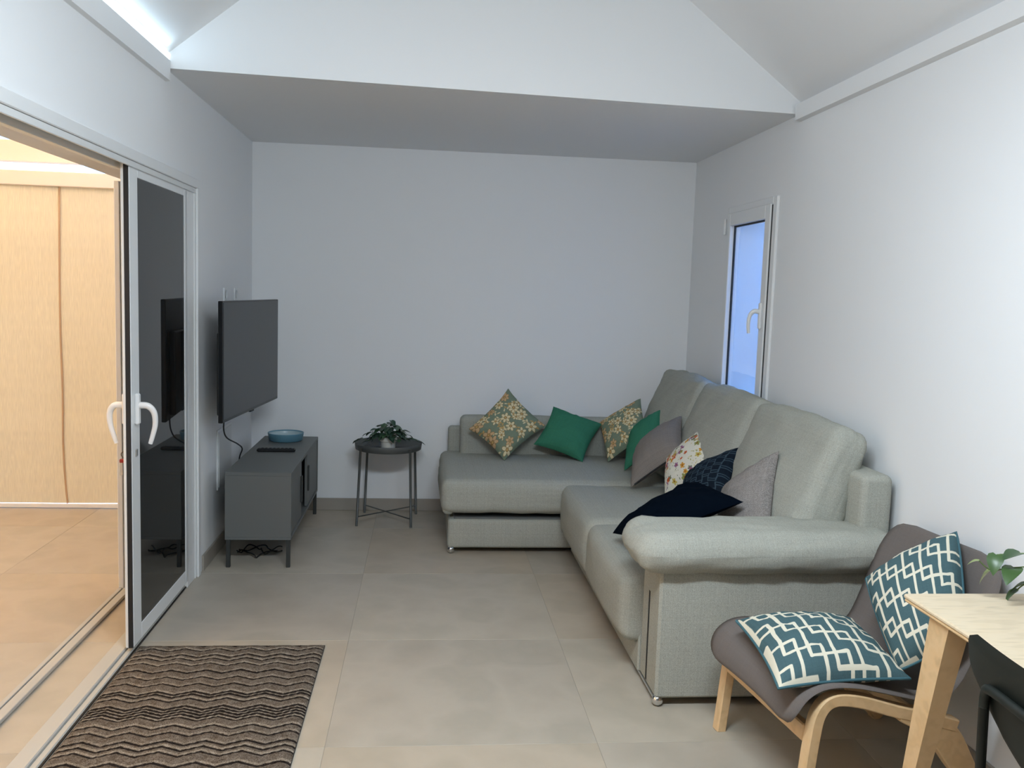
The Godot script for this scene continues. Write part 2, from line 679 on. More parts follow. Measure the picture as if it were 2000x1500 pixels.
func setup_view() -> void:
	var cam := Camera3D.new()
	cam.name = "camera"
	add_child(cam)
	cam.position = Vector3(0, 1.56, 0)
	cam.rotation_degrees = Vector3(-5.867, -5.597, 1.879)
	cam.fov = rad_to_deg(2.0 * atan(750.0 / 1750.0))
	cam.near = 0.05
	cam.current = true
	var sky := Sky.new()
	var sm := ProceduralSkyMaterial.new()
	sm.sky_top_color = Color(0.10, 0.55, 0.98)
	sm.sky_horizon_color = Color(0.72, 0.88, 1.0)
	sm.ground_bottom_color = Color(0.42, 0.38, 0.34)
	sm.ground_horizon_color = Color(0.60, 0.62, 0.62)
	sm.energy_multiplier = 5.0
	sky.sky_material = sm
	var env := Environment.new()
	env.background_mode = Environment.BG_SKY
	env.sky = sky
	env.tonemap_mode = Environment.TONE_MAPPER_LINEAR
	env.tonemap_exposure = 1.05
	env.sdfgi_enabled = true
	env.ssao_enabled = true
	env.ssil_enabled = true
	var we := WorldEnvironment.new()
	we.name = "environment"
	we.environment = env
	add_child(we)
	var sun := DirectionalLight3D.new()
	sun.name = "sun"
	add_child(sun)
	sun.look_at_from_position(Vector3(-0.72, 0.62, -0.30) * 10.0, Vector3.ZERO)
	sun.light_energy = 5.4
	sun.light_color = Color(1.0, 0.95, 0.88)
	sun.light_angular_distance = 0.6
	sun.shadow_enabled = true
	# strip of LEDs along the ledge of the left wall, all the way past the camera
	var led := AreaLight3D.new()
	led.name = "ledge_light"
	add_child(led)
	led.area_size = Vector2(6.3, 0.03)
	led.area_normalize_energy = true
	led.light_energy = 0.5
	led.light_color = Color(0.80, 0.92, 1.0)
	led.area_range = 14.0
	led.shadow_enabled = true
	led.look_at_from_position(Vector3(-1.144, 2.560, -1.02), Vector3(-1.144 + 0.8, 2.560 + 0.6, -1.02))

	# linear lamp hanging across the room above the camera's view, tilted to the back
	var pend := AreaLight3D.new()
	pend.name = "pendant_light"
	add_child(pend)
	pend.area_size = Vector2(1.18, 0.18)
	pend.area_normalize_energy = true
	pend.light_energy = 5.6
	pend.light_color = Color(0.90, 0.955, 1.0)
	pend.area_range = 14.0
	pend.shadow_enabled = true
	pend.look_at_from_position(LAMP + Vector3(0, -0.0085, -0.0053), LAMP + Vector3(0, -0.85, -0.53))

func tiled_floor(called: String, label: String, x0: float, x1: float, z0: float, z1: float, y := 0.0) -> void:
	var f := struct(called, label)
	obj("grout_bed", box(Vector3(x0, y - 0.12, z0), Vector3(x1, y - 0.0012, z1)), M.grout, f)
	var gx := floorf((x0 - 0.63) / TILE) * TILE + 0.63
	var i := 0
	while gx < x1:
		var gz := floorf((z0 + 2.945) / TILE) * TILE - 2.945
		while gz < z1:
			var a := Vector3(maxf(gx + 0.0008, x0), y - 0.012, maxf(gz + 0.0008, z0))
			var b := Vector3(minf(gx + TILE - 0.0008, x1), y, minf(gz + TILE - 0.0008, z1))
			if b.x - a.x > 0.02 and b.z - a.z > 0.02:
				obj("tile", box(a, b, 0.0008), M["tile%d" % (i % 3)], f)
				i += 1
			gz += TILE
		i += 1
		gx += TILE

func build_shell() -> void:
	tiled_floor("floor", "large beige-grey concrete-look floor tiles of the living room", -1.29, RX, BZ, FZ)
	structobj("wall_back", "white painted back wall behind sofa and side table", box(Vector3(-1.5, -0.1, BZ - 0.2), Vector3(RX + 0.3, 2.9, BZ)), M.plaster)
	# left wall with the opening of the sliding door
	structobj("wall_left", "white painted left wall with the sliding door opening", boxes([
		[Vector3(-1.5, -0.1, BZ), Vector3(LX, 2.555, -4.78)],
		[Vector3(-1.5, 2.045, -4.78), Vector3(LX, 2.555, -0.7)],
		[Vector3(-1.5, -0.1, -0.7), Vector3(LX, 2.555, FZ)]]), M.plaster)
	# right wall with the narrow window
	structobj("wall_right", "white painted right wall behind the sofa", boxes([
		[Vector3(RX, -0.1, BZ), Vector3(RX + 0.26, 3.3, -5.46)],
		[Vector3(RX, -0.1, -5.46), Vector3(RX + 0.26, 0.86, -4.72)],
		[Vector3(RX, 2.10, -5.46), Vector3(RX + 0.26, 3.3, -4.72)],
		[Vector3(RX, -0.1, -4.72), Vector3(RX + 0.26, 3.3, FZ)]]), M.plaster)
	structobj("wall_rear", "white painted wall behind the camera", box(Vector3(-1.6, -0.1, FZ), Vector3(RX + 0.3, 4.2, FZ + 0.2)), M.plaster)
	structobj("baseboard_back", "beige-grey tile skirting along the back wall", box(Vector3(LX, 0, BZ), Vector3(RX, 0.085, BZ + 0.012), 0.002), M.skirting)
	structobj("baseboard_left", "beige-grey tile skirting on the left wall by the bench", box(Vector3(LX, 0, BZ + 0.012), Vector3(LX + 0.012, 0.085, -4.86), 0.002), M.skirting)
	structobj("baseboard_right", "beige-grey tile skirting along the right wall", box(Vector3(RX - 0.012, 0, BZ + 0.012), Vector3(RX, 0.085, FZ), 0.002), M.skirting)

func gable_z(x: float) -> float:
	return -4.24 - 0.0822 * (x + 1.18)

func build_ceiling() -> void:
	var c := struct("ceiling", "white vaulted ceiling with gable and lowered soffit at the back")
	# soffit box over the back of the room, its front is the gable
	var x0 := -1.55
	var x1 := RX + 0.25
	var pts := []
	pts.append(Vector3(x0, SH, gable_z(x0) - 0.06))
	pts.append(Vector3(x1, SH, gable_z(x1) - 0.06))
	pts.append(Vector3(x1, SH, BZ - 0.1))
	pts.append(Vector3(x0, SH, BZ - 0.1))
	obj("soffit", prism(pts, Vector3(0, 0.06, 0)), M.plaster, c)
	var g := []
	g.append(Vector3(x0, SH, gable_z(x0)))
	g.append(Vector3(x1, SH, gable_z(x1)))
	g.append(Vector3(x1, 3.9, gable_z(x1)))
	g.append(Vector3(x0, 3.9, gable_z(x0)))
	obj("gable", prism(g, Vector3(0, 0, -0.058)), M.plaster, c)
	# the two slopes of the vault
	var rx := 0.233
	var ry := 3.73
	var zl := BZ - 0.1
	var zn := FZ + 0.1
	var l0 := Vector3(-1.55, 2.555 - 0.83 * 0.37, zl)
	var lr := Vector3(rx, ry, zl)
	var r0 := Vector3(RX + 0.3, 2.556 - 0.72 * 0.3, zl)
	obj("slope", prism([l0, lr, lr + Vector3(0, 0.15, 0), l0 + Vector3(0, 0.15, 0)], Vector3(0, 0, zn - zl)), M.plaster, c)
	obj("slope", prism([r0, lr, lr + Vector3(0, 0.15, 0), r0 + Vector3(0, 0.15, 0)], Vector3(0, 0, zn - zl)), M.plaster, c)
	# ledges
	var za := -4.235
	structobj("trim_1", "white ledge along the top of the left wall hiding the light strip", prism([
		Vector3(LX, 2.442, za), Vector3(LX + 0.022, 2.445, za), Vector3(LX + 0.024, 2.532, za), Vector3(LX, 2.532, za)], Vector3(0, 0, FZ - za)), M.plaster)
	var zb := -4.47
	structobj("trim_2", "white ledge along the top of the right wall", prism([
		Vector3(RX, 2.462, zb), Vector3(RX - 0.035, 2.465, zb), Vector3(RX - 0.038, 2.54, zb), Vector3(RX, 2.545, zb)], Vector3(0, 0, FZ - zb)), M.plaster)
	var s := obj("light_strip", prism([Vector3(LX + 0.016, 2.533, -4.22), Vector3(LX + 0.024, 2.533, -4.22), Vector3(LX + 0.030, 2.556, -4.22), Vector3(LX + 0.016, 2.556, -4.22)], Vector3(0, 0, 6.3)), M.led)
	tag(s, "glowing cool white light strip on the ledge of the left wall", "light strip")
	var pl := thing("pendant_lamp", "slim white linear lamp hanging across the vault, tilted to the back wall", "lamp", LAMP)
	var lamp := obj("housing", box(Vector3(-0.60, -0.10, 0.003), Vector3(0.60, 0.10, 0.03), 0.004), M.pvc, pl, Vector3.ZERO, Vector3(-1.013, 0, 0))
	obj("diffuser", box(Vector3(-0.59, -0.09, -0.004), Vector3(0.59, 0.09, 0.004), 0.002), M.lamp, lamp)
	for x in [-0.5, 0.5]:
		obj("hanging_wire", tube([Vector3(x, 0.03, 0.03), Vector3(x * 0.3, 1.27, 0.03)], 0.002, 6), M.alu, pl)

func build_door() -> void:
	var d := struct("door_1", "white sliding patio door with dark tinted glass")
	# fixed frame: casing on the wall, jamb, tracks
	obj("casing", boxes([
		[Vector3(LX, 2.03, -4.80), Vector3(LX + 0.012, 2.075, -0.65)],
		[Vector3(LX, 0.0, -4.80), Vector3(LX + 0.012, 2.03, -4.755)],
		[Vector3(LX, 0.0, -0.70), Vector3(LX + 0.012, 2.03, -0.655)]], 0.003), M.pvc, d)
	obj("head_profile", boxes([
		[Vector3(LX - 0.004, 2.005, -4.78), Vector3(LX + 0.004, 2.03, -0.7)],
		[Vector3(-1.26, 2.025, -4.78), Vector3(LX - 0.004, 2.045, -0.7)],
		[Vector3(-1.262, 2.0, -4.78), Vector3(-1.235, 2.04, -0.7)]], 0.002), M.pvc2, d)
	obj("jamb", boxes([
		[Vector3(-1.26, 0.0, -4.78), Vector3(LX, 2.03, -4.735)],
		[Vector3(LX - 0.022, 0.0, -4.735), Vector3(LX - 0.004, 2.03, -4.59)]], 0.002), M.pvc, d)
	var sill := mat(rgb(186, 184, 178), 0.4)
	obj("threshold", boxes([
		[Vector3(-1.285, 0.0, -4.75), Vector3(-1.222, 0.022, -0.7)],
		[Vector3(-1.222, 0.0, -4.75), Vector3(-1.196, 0.012, -0.7)]], 0.004), sill, d)
	obj("threshold_gasket", box(Vector3(-1.196, 0.0, -4.75), Vector3(-1.19, 0.006, -0.7)), M.rubber, d)
	# leaf slid to the far end
	var xa := -1.212
	var xb := -1.184
	var zf := -4.60
	var zn := -3.742
	var y0 := 0.03
	var y1 := 2.022
	var leaf := obj("sliding_leaf", boxes([
		[Vector3(xa + 0.012, y0, zn - 0.105), Vector3(xb, y1, zn)],
		[Vector3(xa + 0.012, y0, zf), Vector3(xb, y1, zf + 0.045)],
		[Vector3(xa + 0.012, y1 - 0.05, zf + 0.045), Vector3(xb, y1, zn - 0.105)],
		[Vector3(xa + 0.012, y0, zf + 0.045), Vector3(xb, y0 + 0.07, zn - 0.105)]], 0.003), M.pvc, d)
	obj("outer_profile", boxes([
		[Vector3(xa - 0.004, y0, zn - 0.10), Vector3(xa + 0.009, y1, zn + 0.006)],
		[Vector3(xa - 0.004, y0, zf), Vector3(xa + 0.012, y1, zf + 0.05)],
		[Vector3(xa - 0.004, y1 - 0.05, zf + 0.05), Vector3(xa + 0.012, y1, zn - 0.10)],
		[Vector3(xa - 0.004, y0, zf + 0.05), Vector3(xa + 0.012, y0 + 0.07, zn - 0.10)]], 0.002), M.pvc2, leaf)
	obj("brush_seal", box(Vector3(xa + 0.009, y0, zn), Vector3(xb - 0.002, y1, zn + 0.008)), M.rubber, leaf)
	obj("pane", box(Vector3(xa + 0.018, y0 + 0.06, zf + 0.04), Vector3(xa + 0.026, y1 - 0.045, zn - 0.10)), M.tinted, leaf)
	for s in [1.0, -1.0]:
		var hx := xb if s > 0.0 else xa - 0.004
		var h := obj("handle", box(Vector3(minf(hx, hx + s * 0.018), 0.965, zn - 0.066), Vector3(maxf(hx, hx + s * 0.018), 1.095, zn - 0.032), 0.006), M.pvc, leaf)
		var path := smooth_path([Vector3(hx + s * 0.015, 1.045, zn - 0.049), Vector3(hx + s * 0.05, 1.043, zn - 0.05), Vector3(hx + s * 0.072, 1.015, zn - 0.058), Vector3(hx + s * 0.074, 0.965, zn - 0.066), Vector3(hx + s * 0.062, 0.915, zn - 0.07), Vector3(hx + s * 0.052, 0.882, zn - 0.072)], 5)
		var rad := []
		for k in path.size():
			rad.append(lerpf(0.0145, 0.009, float(k) / (path.size() - 1)))
		obj("lever", tube(path, rad, 10), M.pvc, h)
	obj("lock_cylinder", box(Vector3(xb, 0.832, zn - 0.062), Vector3(xb + 0.006, 0.862, zn - 0.04), 0.002), M.alu, leaf)
	# keys left in the outer lock
	var k := thing("key_bunch", "small keys on a ring with red tag hanging in the outer lock", "keys", Vector3(xa - 0.006, 0.85, zn - 0.05))
	var ring := []
	for i in 17:
		ring.append(Vector3(-0.012 + cos(TAU * i / 16.0) * 0.013, -0.012 + sin(TAU * i / 16.0) * 0.013, 0.0))
	obj("key_ring", tube(ring, 0.0018, 6), mat(rgb(96, 84, 70), 0.35, 0.8), k)
	obj("key_tag", box(Vector3(-0.032, -0.048, -0.004), Vector3(-0.008, -0.03, 0.004), 0.004), mat(rgb(150, 40, 34), 0.4), k)
	obj("key", box(Vector3(-0.030, -0.098, -0.002), Vector3(-0.019, -0.044, 0.002), 0.001), M.chrome, k)
	obj("key", box(Vector3(-0.019, -0.085, 0.004), Vector3(-0.010, -0.046, 0.007), 0.001), M.chrome, k, Vector3.ZERO, Vector3(0, 0, 0.25))
	# outer track, reveal frame and lintel cladding
	obj("outer_track", boxes([
		[Vector3(-1.512, 0.0, -4.60), Vector3(-1.492, 0.014, -0.7)],
		[Vector3(-1.484, 0.0, -4.60), Vector3(-1.446, 0.016, -0.7)]], 0.002), sill, d)
	obj("track_gap", box(Vector3(-1.493, 0.0, -4.60), Vector3(-1.483, 0.004, -0.7)), M.rubber, d)
	obj("outer_jamb", boxes([
		[Vector3(-1.50, 0.0, -4.78), Vector3(-1.26, 2.03, -4.70)],
		[Vector3(-1.512, 0.0, -4.70), Vector3(-1.486, 2.03, -4.55)],
		[Vector3(-1.470, 0.0, -4.70), Vector3(-1.446, 2.03, -4.57)]], 0.003), M.pvc2, d)
	obj("strike_plate", boxes([
		[Vector3(-1.446, 1.20, -4.66), Vector3(-1.443, 1.28, -4.62)],
		[Vector3(-1.446, 1.08, -4.66), Vector3(-1.443, 1.15, -4.62)]], 0.001), M.rubber, d)

func build_window() -> void:
	var w := struct("window_1", "narrow white tilt window in the right wall above the sofa")
	var x := RX
	obj("frame", boxes([
		[Vector3(x - 0.012, 0.84, -4.752), Vector3(x + 0.06, 2.12, -4.695)],
		[Vector3(x - 0.012, 0.84, -5.50), Vector3(x + 0.06, 2.12, -5.455)],
		[Vector3(x - 0.012, 2.08, -5.455), Vector3(x + 0.06, 2.12, -4.752)],
		[Vector3(x - 0.012, 0.84, -5.455), Vector3(x + 0.06, 0.88, -4.752)]], 0.004), M.pvc, w)
	obj("frame_gasket", boxes([
		[Vector3(x - 0.014, 0.88, -4.760), Vector3(x + 0.05, 2.075, -4.750)]], 0.0), M.rubber, w)
	var sash := obj("sash", boxes([
		[Vector3(x - 0.022, 0.875, -4.835), Vector3(x + 0.045, 2.082, -4.760)],
		[Vector3(x - 0.022, 0.875, -5.462), Vector3(x + 0.045, 2.082, -5.405)],
		[Vector3(x - 0.022, 2.005, -5.405), Vector3(x + 0.045, 2.082, -4.835)],
		[Vector3(x - 0.022, 0.875, -5.405), Vector3(x + 0.045, 0.95, -4.835)]], 0.004), M.pvc, w)
	obj("glass_gasket", boxes([
		[Vector3(x + 0.005, 0.95, -5.405), Vector3(x + 0.018, 2.005, -5.398)],
		[Vector3(x + 0.005, 1.996, -5.398), Vector3(x + 0.018, 2.005, -4.835)]], 0.0), M.rubber, sash)
	obj("pane", box(Vector3(x + 0.010, 0.94, -5.41), Vector3(x + 0.016, 2.01, -4.83)), M.pane, sash)
	var h := obj("handle", box(Vector3(x - 0.038, 1.40, -4.815), Vector3(x - 0.022, 1.545, -4.785), 0.006), M.pvc, sash)
	var path := smooth_path([Vector3(x - 0.035, 1.495, -4.80), Vector3(x - 0.062, 1.497, -4.805), Vector3(x - 0.080, 1.475, -4.815), Vector3(x - 0.084, 1.43, -4.825), Vector3(x - 0.078, 1.375, -4.83)], 5)
	var rad := []
	for k in path.size():
		rad.append(lerpf(0.0145, 0.009, float(k) / (path.size() - 1)))
	obj("lever", tube(path, rad, 10), M.pvc, h)
	obj("hinge", tube([Vector3(x - 0.026, 1.955, -5.485), Vector3(x - 0.026, 2.05, -5.485)], 0.009, 10), M.pvc, w)
	# the white wall of the light well outside
	structobj("wall_outside", "white rendered wall of the light well outside the small window", boxes([
		[Vector3(3.0, -0.1, -8.0), Vector3(3.2, 2.55, 0.0)],
		[Vector3(RX + 0.26, -0.1, -8.2), Vector3(3.2, 2.55, -8.0)],
		[Vector3(RX + 0.26, -0.1, -0.2), Vector3(3.0, 2.55, 0.0)]]), M.plaster)
	structobj("floor_outside", "grey floor of the light well", box(Vector3(RX + 0.26, -0.2, -8.0), Vector3(3.0, -0.1, -0.2)), M.grout)

func build_patio() -> void:
	tiled_floor("floor_patio", "beige floor tiles of the covered patio outside", -5.0, -1.295, -6.6, 1.0, -0.004)
	structobj("wall_patio", "white outer walls of the covered patio", boxes([
		[Vector3(-5.2, -0.1, -6.6), Vector3(-5.0, 2.9, 1.3)],
		[Vector3(-5.2, -0.1, 1.0), Vector3(-1.5, 2.3, 1.2)]]), M.plaster)
	var warm := mat(rgb(238, 226, 214), 0.7)
	var blind := thing("canvas_screen", "cream canvas screen closing the far end of the patio", "screen", Vector3(-3.2, 0, -6.25))
	var im := weave_image(rgb(230, 222, 198), 0.045, 61, 256, 0.35)
	var cv := mat(Color.WHITE, 0.95)
	cv.albedo_texture = ImageTexture.create_from_image(im)
	cv.uv1_triplanar = true
	cv.uv1_scale = Vector3(1.5, 0.12, 1.5)
	cv.metallic_specular = 0.1
		# seam between the two sheets, slightly crooked
	var seam := [Vector3(0.782, 2.15, 0.0), Vector3(0.775, 1.7, 0.0), Vector3(0.772, 1.2, 0.0), Vector3(0.779, 0.8, 0.0), Vector3(0.776, 0.45, 0.0), Vector3(0.785, 0.2, 0.0), Vector3(0.798, 0.03, 0.0)]
	seam = smooth_path(seam, 5)
	for side in [-1.0, 1.0]:
		var st := start(0)
		var g := []
		var g2 := []
		for p in seam:
			var row := []
			var row2 := []
			for j in 9:
				var t := j / 8.0
				var x: float = lerpf(p.x + side * 0.003, p.x + side * (2.55 if side < 0.0 else 0.90), t)
				var z := 0.006 * sin(x * 3.1 + 0.4) + 0.002 * sin(p.y * 5.0 + x * 9.0)
				row.append(Vector3(x, p.y, z))
				row2.append(Vector3(x, p.y, z - 0.004))
			g.append(row)
			g2.append(row2)
		add_grid(st, g, side < 0.0)
		add_grid(st, g2, side > 0.0)
		obj("canvas_sheet", done(st), cv, blind)
	var cordpts := []
	for p in seam:
		cordpts.append(p + Vector3(0, 0, 0.004 + 0.006 * sin(p.x * 3.1 + 0.4)))
	obj("seam", tube(cordpts, 0.006, 6), mat(rgb(196, 164, 132), 0.9), blind)
	obj("bottom_rail", box(Vector3(-1.8, 0.0, -0.02), Vector3(1.7, 0.028, 0.02), 0.003), M.pvc, blind)
	obj("head_rail", box(Vector3(-1.8, 2.15, -0.05), Vector3(1.7, 2.245, 0.03), 0.004), warm, blind)
	# awning over the patio
	var a := thing("awning", "warm orange cloth awning stretched over the patio on beams", "awning", Vector3(-3.2, 2.5, -3.0))
	var aw := mat(rgb(240, 205, 165), 0.9)
	aw.backlight_enabled = true
	aw.backlight = Color(1.0, 0.80, 0.52)
	aw.metallic_specular = 0.1
	var st2 := start(0)
	var gg := []
	for i in 21:
		var row := []
		for j in 13:
			var x := lerpf(-1.79, 1.58, j / 12.0)
			var z := lerpf(-3.6, 4.2, i / 20.0)
			row.append(Vector3(x, 0.18 + 0.015 * sin(z * 4.0) + 0.05 * (x + 1.0) / 2.0, z))
		gg.append(row)
	add_grid(st2, gg)
	obj("awning_cloth", done(st2), aw, a)
	for z in [-3.35, -1.6, 0.2, 2.0, 3.8]:
		obj("beam", box(Vector3(-1.78, -0.19 if z < -3.0 else 0.0, z - 0.04), Vector3(1.58, -0.05 if z < -3.0 else 0.12, z + 0.04), 0.005), warm, a)

func part_at(called: String, mesh: Mesh, m: Material, parent: Node, at: Vector3, rot := Vector3.ZERO) -> MeshInstance3D:
	return obj(called, mesh, m, parent, at, rot)

func build_sofa() -> void:
	var s := thing("corner_sofa", "large grey-green fabric corner sofa with rolled arm and chrome ball feet", "sofa", Vector3(1.35, 0, -4.7))
	var o := Vector3(-1.35, 0, 4.7)
	# main base along the right wall
	obj("base", box(o + Vector3(0.905, 0.045, -5.25), o + Vector3(1.80, 0.28, -3.46), 0.012), M.sofa, s)
	obj("chaise_base", cushion(Vector3(1.62, 0.175, 0.98), 0.02, Vector3(0.0, 0.0, 0.012), 0.002, 3), M.sofa, s, o + Vector3(0.965, 0.122, -5.69))
	obj("chaise_frame", box(o + Vector3(0.19, 0.205, -6.15), o + Vector3(1.75, 0.219, -5.215), 0.004), M.bench, s)
	obj("inner_frame", box(o + Vector3(0.25, 0.219, -6.12), o + Vector3(1.75, 0.275, -5.36)), M.sofa, s)
	# seats
	obj("seat_cushion", cushion(Vector3(0.76, 0.29, 0.85), 0.055, Vector3(0.022, 0.014, 0.003), 0.006, 11), M.sofa, s, o + Vector3(1.20, 0.285, -3.895))
	obj("seat_cushion", cushion(Vector3(0.76, 0.29, 0.85), 0.055, Vector3(0.022, 0.014, 0.003), 0.006, 12), M.sofa, s, o + Vector3(1.20, 0.290, -4.755))
	obj("chaise_cushion", cushion(Vector3(1.48, 0.205, 1.00), 0.05, Vector3(0.012, 0.014, 0.012), 0.006, 13, 16), M.sofa, s, o + Vector3(0.855, 0.348, -5.67), Vector3(0, 0, -0.004))
	obj("chaise_lip", cushion(Vector3(0.07, 0.13, 0.95), 0.03, Vector3(0.004, 0.0, 0.0), 0.003, 14, 6), M.sofa, s, o + Vector3(0.155, 0.302, -5.665))
	# front skirts under the seats
	obj("front_panel", box(o + Vector3(0.895, 0.028, -5.18), o + Vector3(0.915, 0.20, -3.47), 0.006), M.sofa, s)
	# backs
	obj("backboard", cushion(Vector3(0.13, 0.87, 2.90), 0.03, Vector3(0.0, 0.0, 0.0), 0.002, 15), M.sofa, s, o + Vector3(1.765, 0.46, -4.72))
	obj("chaise_backboard", cushion(Vector3(1.55, 0.59, 0.10), 0.025, Vector3.ZERO, 0.002, 16), M.sofa, s, o + Vector3(0.945, 0.325, -6.185))
	obj("chaise_back_pad", cushion(Vector3(1.30, 0.30, 0.13), 0.035, Vector3(0.0, 0.005, 0.012), 0.004, 17), M.sofa, s, o + Vector3(0.90, 0.560, -6.085))
	var bz := [-3.84, -4.745, -5.62]
	var bw := [0.90, 0.87, 0.85]
	for k in 3:
		obj("back_cushion", cushion(Vector3(0.19, 0.63, bw[k]), 0.05, Vector3(0.04, 0.025, 0.010), 0.012, 31 + k, 16, 0.22), M.sofa, s, o + Vector3(1.622, 0.742 + 0.006 * k, bz[k]), Vector3(0.0, 0.0, -0.33))
	# rolled arm at the near end
	var arm := obj("arm_panel", box(o + Vector3(0.90, 0.035, -3.455), o + Vector3(1.76, 0.545, -3.205), 0.010), M.sofa, s)
	obj("front_slit", box(o + Vector3(0.8985, 0.05, -3.358), o + Vector3(0.9015, 0.41, -3.342)), M.rubber, arm)
	obj("arm_bolster", cushion(Vector3(1.02, 0.150, 0.35), 0.072, Vector3(0.010, 0.012, 0.006), 0.012, 41, 14), M.sofa, s, o + Vector3(1.31, 0.612, -3.305))
	# feet
	for p in [Vector3(0.178, 0.024, -5.215), Vector3(0.915, 0.024, -3.222), Vector3(1.72, 0.024, -3.24), Vector3(0.18, 0.024, -6.12), Vector3(1.72, 0.024, -6.1)]:
		var sp := SphereMesh.new()
		sp.radius = 0.022
		sp.height = 0.044
		sp.radial_segments = 20
		sp.rings = 12
		var f := obj("ball_foot", sp, M.chrome, s, o + p)
		f.set_meta("label", "chrome ball foot")
	obj("glide_rail", box(o + Vector3(0.902, 0.018, -5.1), o + Vector3(0.912, 0.030, -3.23), 0.002), M.alu, s)

func pillow(called: String, label: String, cs: Array, thick: float, m: Material, pinch := 0.07, seed := 1, group := "", wrinkle := 0.006) -> MeshInstance3D:
	var r := pillow_mesh(cs, thick, pinch, seed, 22, wrinkle)
	var o := obj(called, r[0], m)
	o.position = r[1]
	tag(o, label, "pillow", group)
	return o

func build_pillows() -> void:
	var V := func(a: float, b: float, c: float) -> Vector3: return Vector3(a, b, c)
	var leafy := printed(leafy_print())
	var green := cloth(rgb(62, 124, 98), 0.10, 51, 3.0, false)
	green.uv1_scale = Vector3(2, 2, 2)
	var taupe := cloth(rgb(134, 126, 120), 0.14, 52, 3.0, false)
	taupe.uv1_scale = Vector3(2, 2, 2)
	var tweed := cloth(rgb(140, 134, 130), 0.30, 53, 3.0, false, 0.3)
	tweed.uv1_scale = Vector3(1.2, 1.2, 1)
	var navy := mat(rgb(7, 14, 24), 0.9)
	navy.metallic_specular = 0.08
	var g := "throw pillows on the sofa"
	pillow("throw_pillow", "sage pillow with cream flower print standing on its corner, leftmost on sofa", [V.call(0.297, 0.643, -5.90), V.call(0.567, 0.906, -6.04), V.call(0.819, 0.673, -5.90), V.call(0.529, 0.462, -5.743)], 0.17, leafy, 0.10, 2, g)
	pillow("throw_pillow", "plain emerald green pillow right of the standing flower print pillow", [V.call(0.734, 0.55, -5.88), V.call(0.885, 0.786, -6.06), V.call(1.212, 0.684, -5.96), V.call(1.044, 0.462, -5.729)], 0.17, green, 0.10, 3, g, 0.010)
	pillow("throw_pillow", "sage pillow with cream flower print in the corner between two green pillows", [V.call(1.200, 0.683, -6.020), V.call(1.461, 0.870, -5.930), V.call(1.453, 0.667, -5.620), V.call(1.214, 0.462, -5.741)], 0.15, leafy, 0.08, 4, g)
	pillow("throw_pillow", "plain emerald green pillow half hidden behind the taupe pillow", [V.call(1.367, 0.690, -5.720), V.call(1.532, 0.839, -5.620), V.call(1.444, 0.656, -5.300), V.call(1.262, 0.462, -5.459)], 0.15, green, 0.08, 5, g)
	var tp := pillow("throw_pillow", "plain taupe pillow with dark zip seam left of the white floral pillow", [V.call(1.310, 0.619, -5.350), V.call(1.539, 0.855, -5.200), V.call(1.449, 0.702, -4.840), V.call(1.196, 0.462, -4.985)], 0.19, taupe, 0.07, 6, g)
	var ed := pillow_edge([V.call(1.310, 0.619, -5.350), V.call(1.539, 0.855, -5.200), V.call(1.449, 0.702, -4.840), V.call(1.196, 0.462, -4.985)], 0.07, tp.position)
	var zip := obj("zip", tube(ed.slice(29, 42), 0.005, 6), M.rubber, tp)
	zip.set_meta("label", "dark zip along the edge")
	pillow("throw_pillow", "white pillow with small orange and purple meadow flowers", [V.call(1.392, 0.627, -4.950), V.call(1.593, 0.855, -4.820), V.call(1.519, 0.706, -4.480), V.call(1.327, 0.462, -4.722)], 0.16, printed(meadow_print()), 0.07, 7, g)
	pillow("throw_pillow", "dark navy pillow with raised zigzag pattern", [V.call(1.392, 0.646, -4.500), V.call(1.606, 0.831, -4.300), V.call(1.400, 0.645, -4.000), V.call(1.285, 0.470, -4.381)], 0.16, printed(zigzag_print()), 0.07, 8, g)
	pillow("throw_pillow", "grey tweed pillow leaning next to the near back cushion", [V.call(1.387, 0.695, -3.950), V.call(1.542, 0.911, -3.720), V.call(1.431, 0.617, -3.500), V.call(1.274, 0.477, -3.680)], 0.17, tweed, 0.07, 9, g)
	pillow("throw_pillow", "plain dark navy velvet pillow lying flat in front of the others", [V.call(0.866, 0.483, -3.92), V.call(1.262, 0.720, -3.94), V.call(1.332, 0.722, -3.55), V.call(0.881, 0.556, -3.53)], 0.17, navy, 0.08, 10, g, 0.012)
	var lat := printed(lattice_print())
	var pip := mat(rgb(58, 98, 108), 0.7)
	var flat := [V.call(1.088, 0.457, -2.90), V.call(1.507, 0.450, -2.92), V.call(1.495, 0.425, -2.50), V.call(1.068, 0.412, -2.47)]
	var p1 := pillow("chair_pillow", "teal pillow with cream lattice lying flat on the chair seat", flat, 0.19, lat, 0.08, 11, "lattice pillows on the easy chair")
	obj("piping", tube(pillow_edge(flat, 0.08, p1.position), 0.005, 6), pip, p1)
	var up := [V.call(1.523, 0.621, -2.86), V.call(1.784, 0.807, -2.78), V.call(1.658, 0.571, -2.50), V.call(1.486, 0.429, -2.55)]
	var p2 := pillow("chair_pillow", "teal pillow with cream lattice propped against the chair back", up, 0.19, lat, -0.05, 12, "lattice pillows on the easy chair")
	obj("piping", tube(pillow_edge(up, -0.05, p2.position), 0.005, 6), pip, p2)

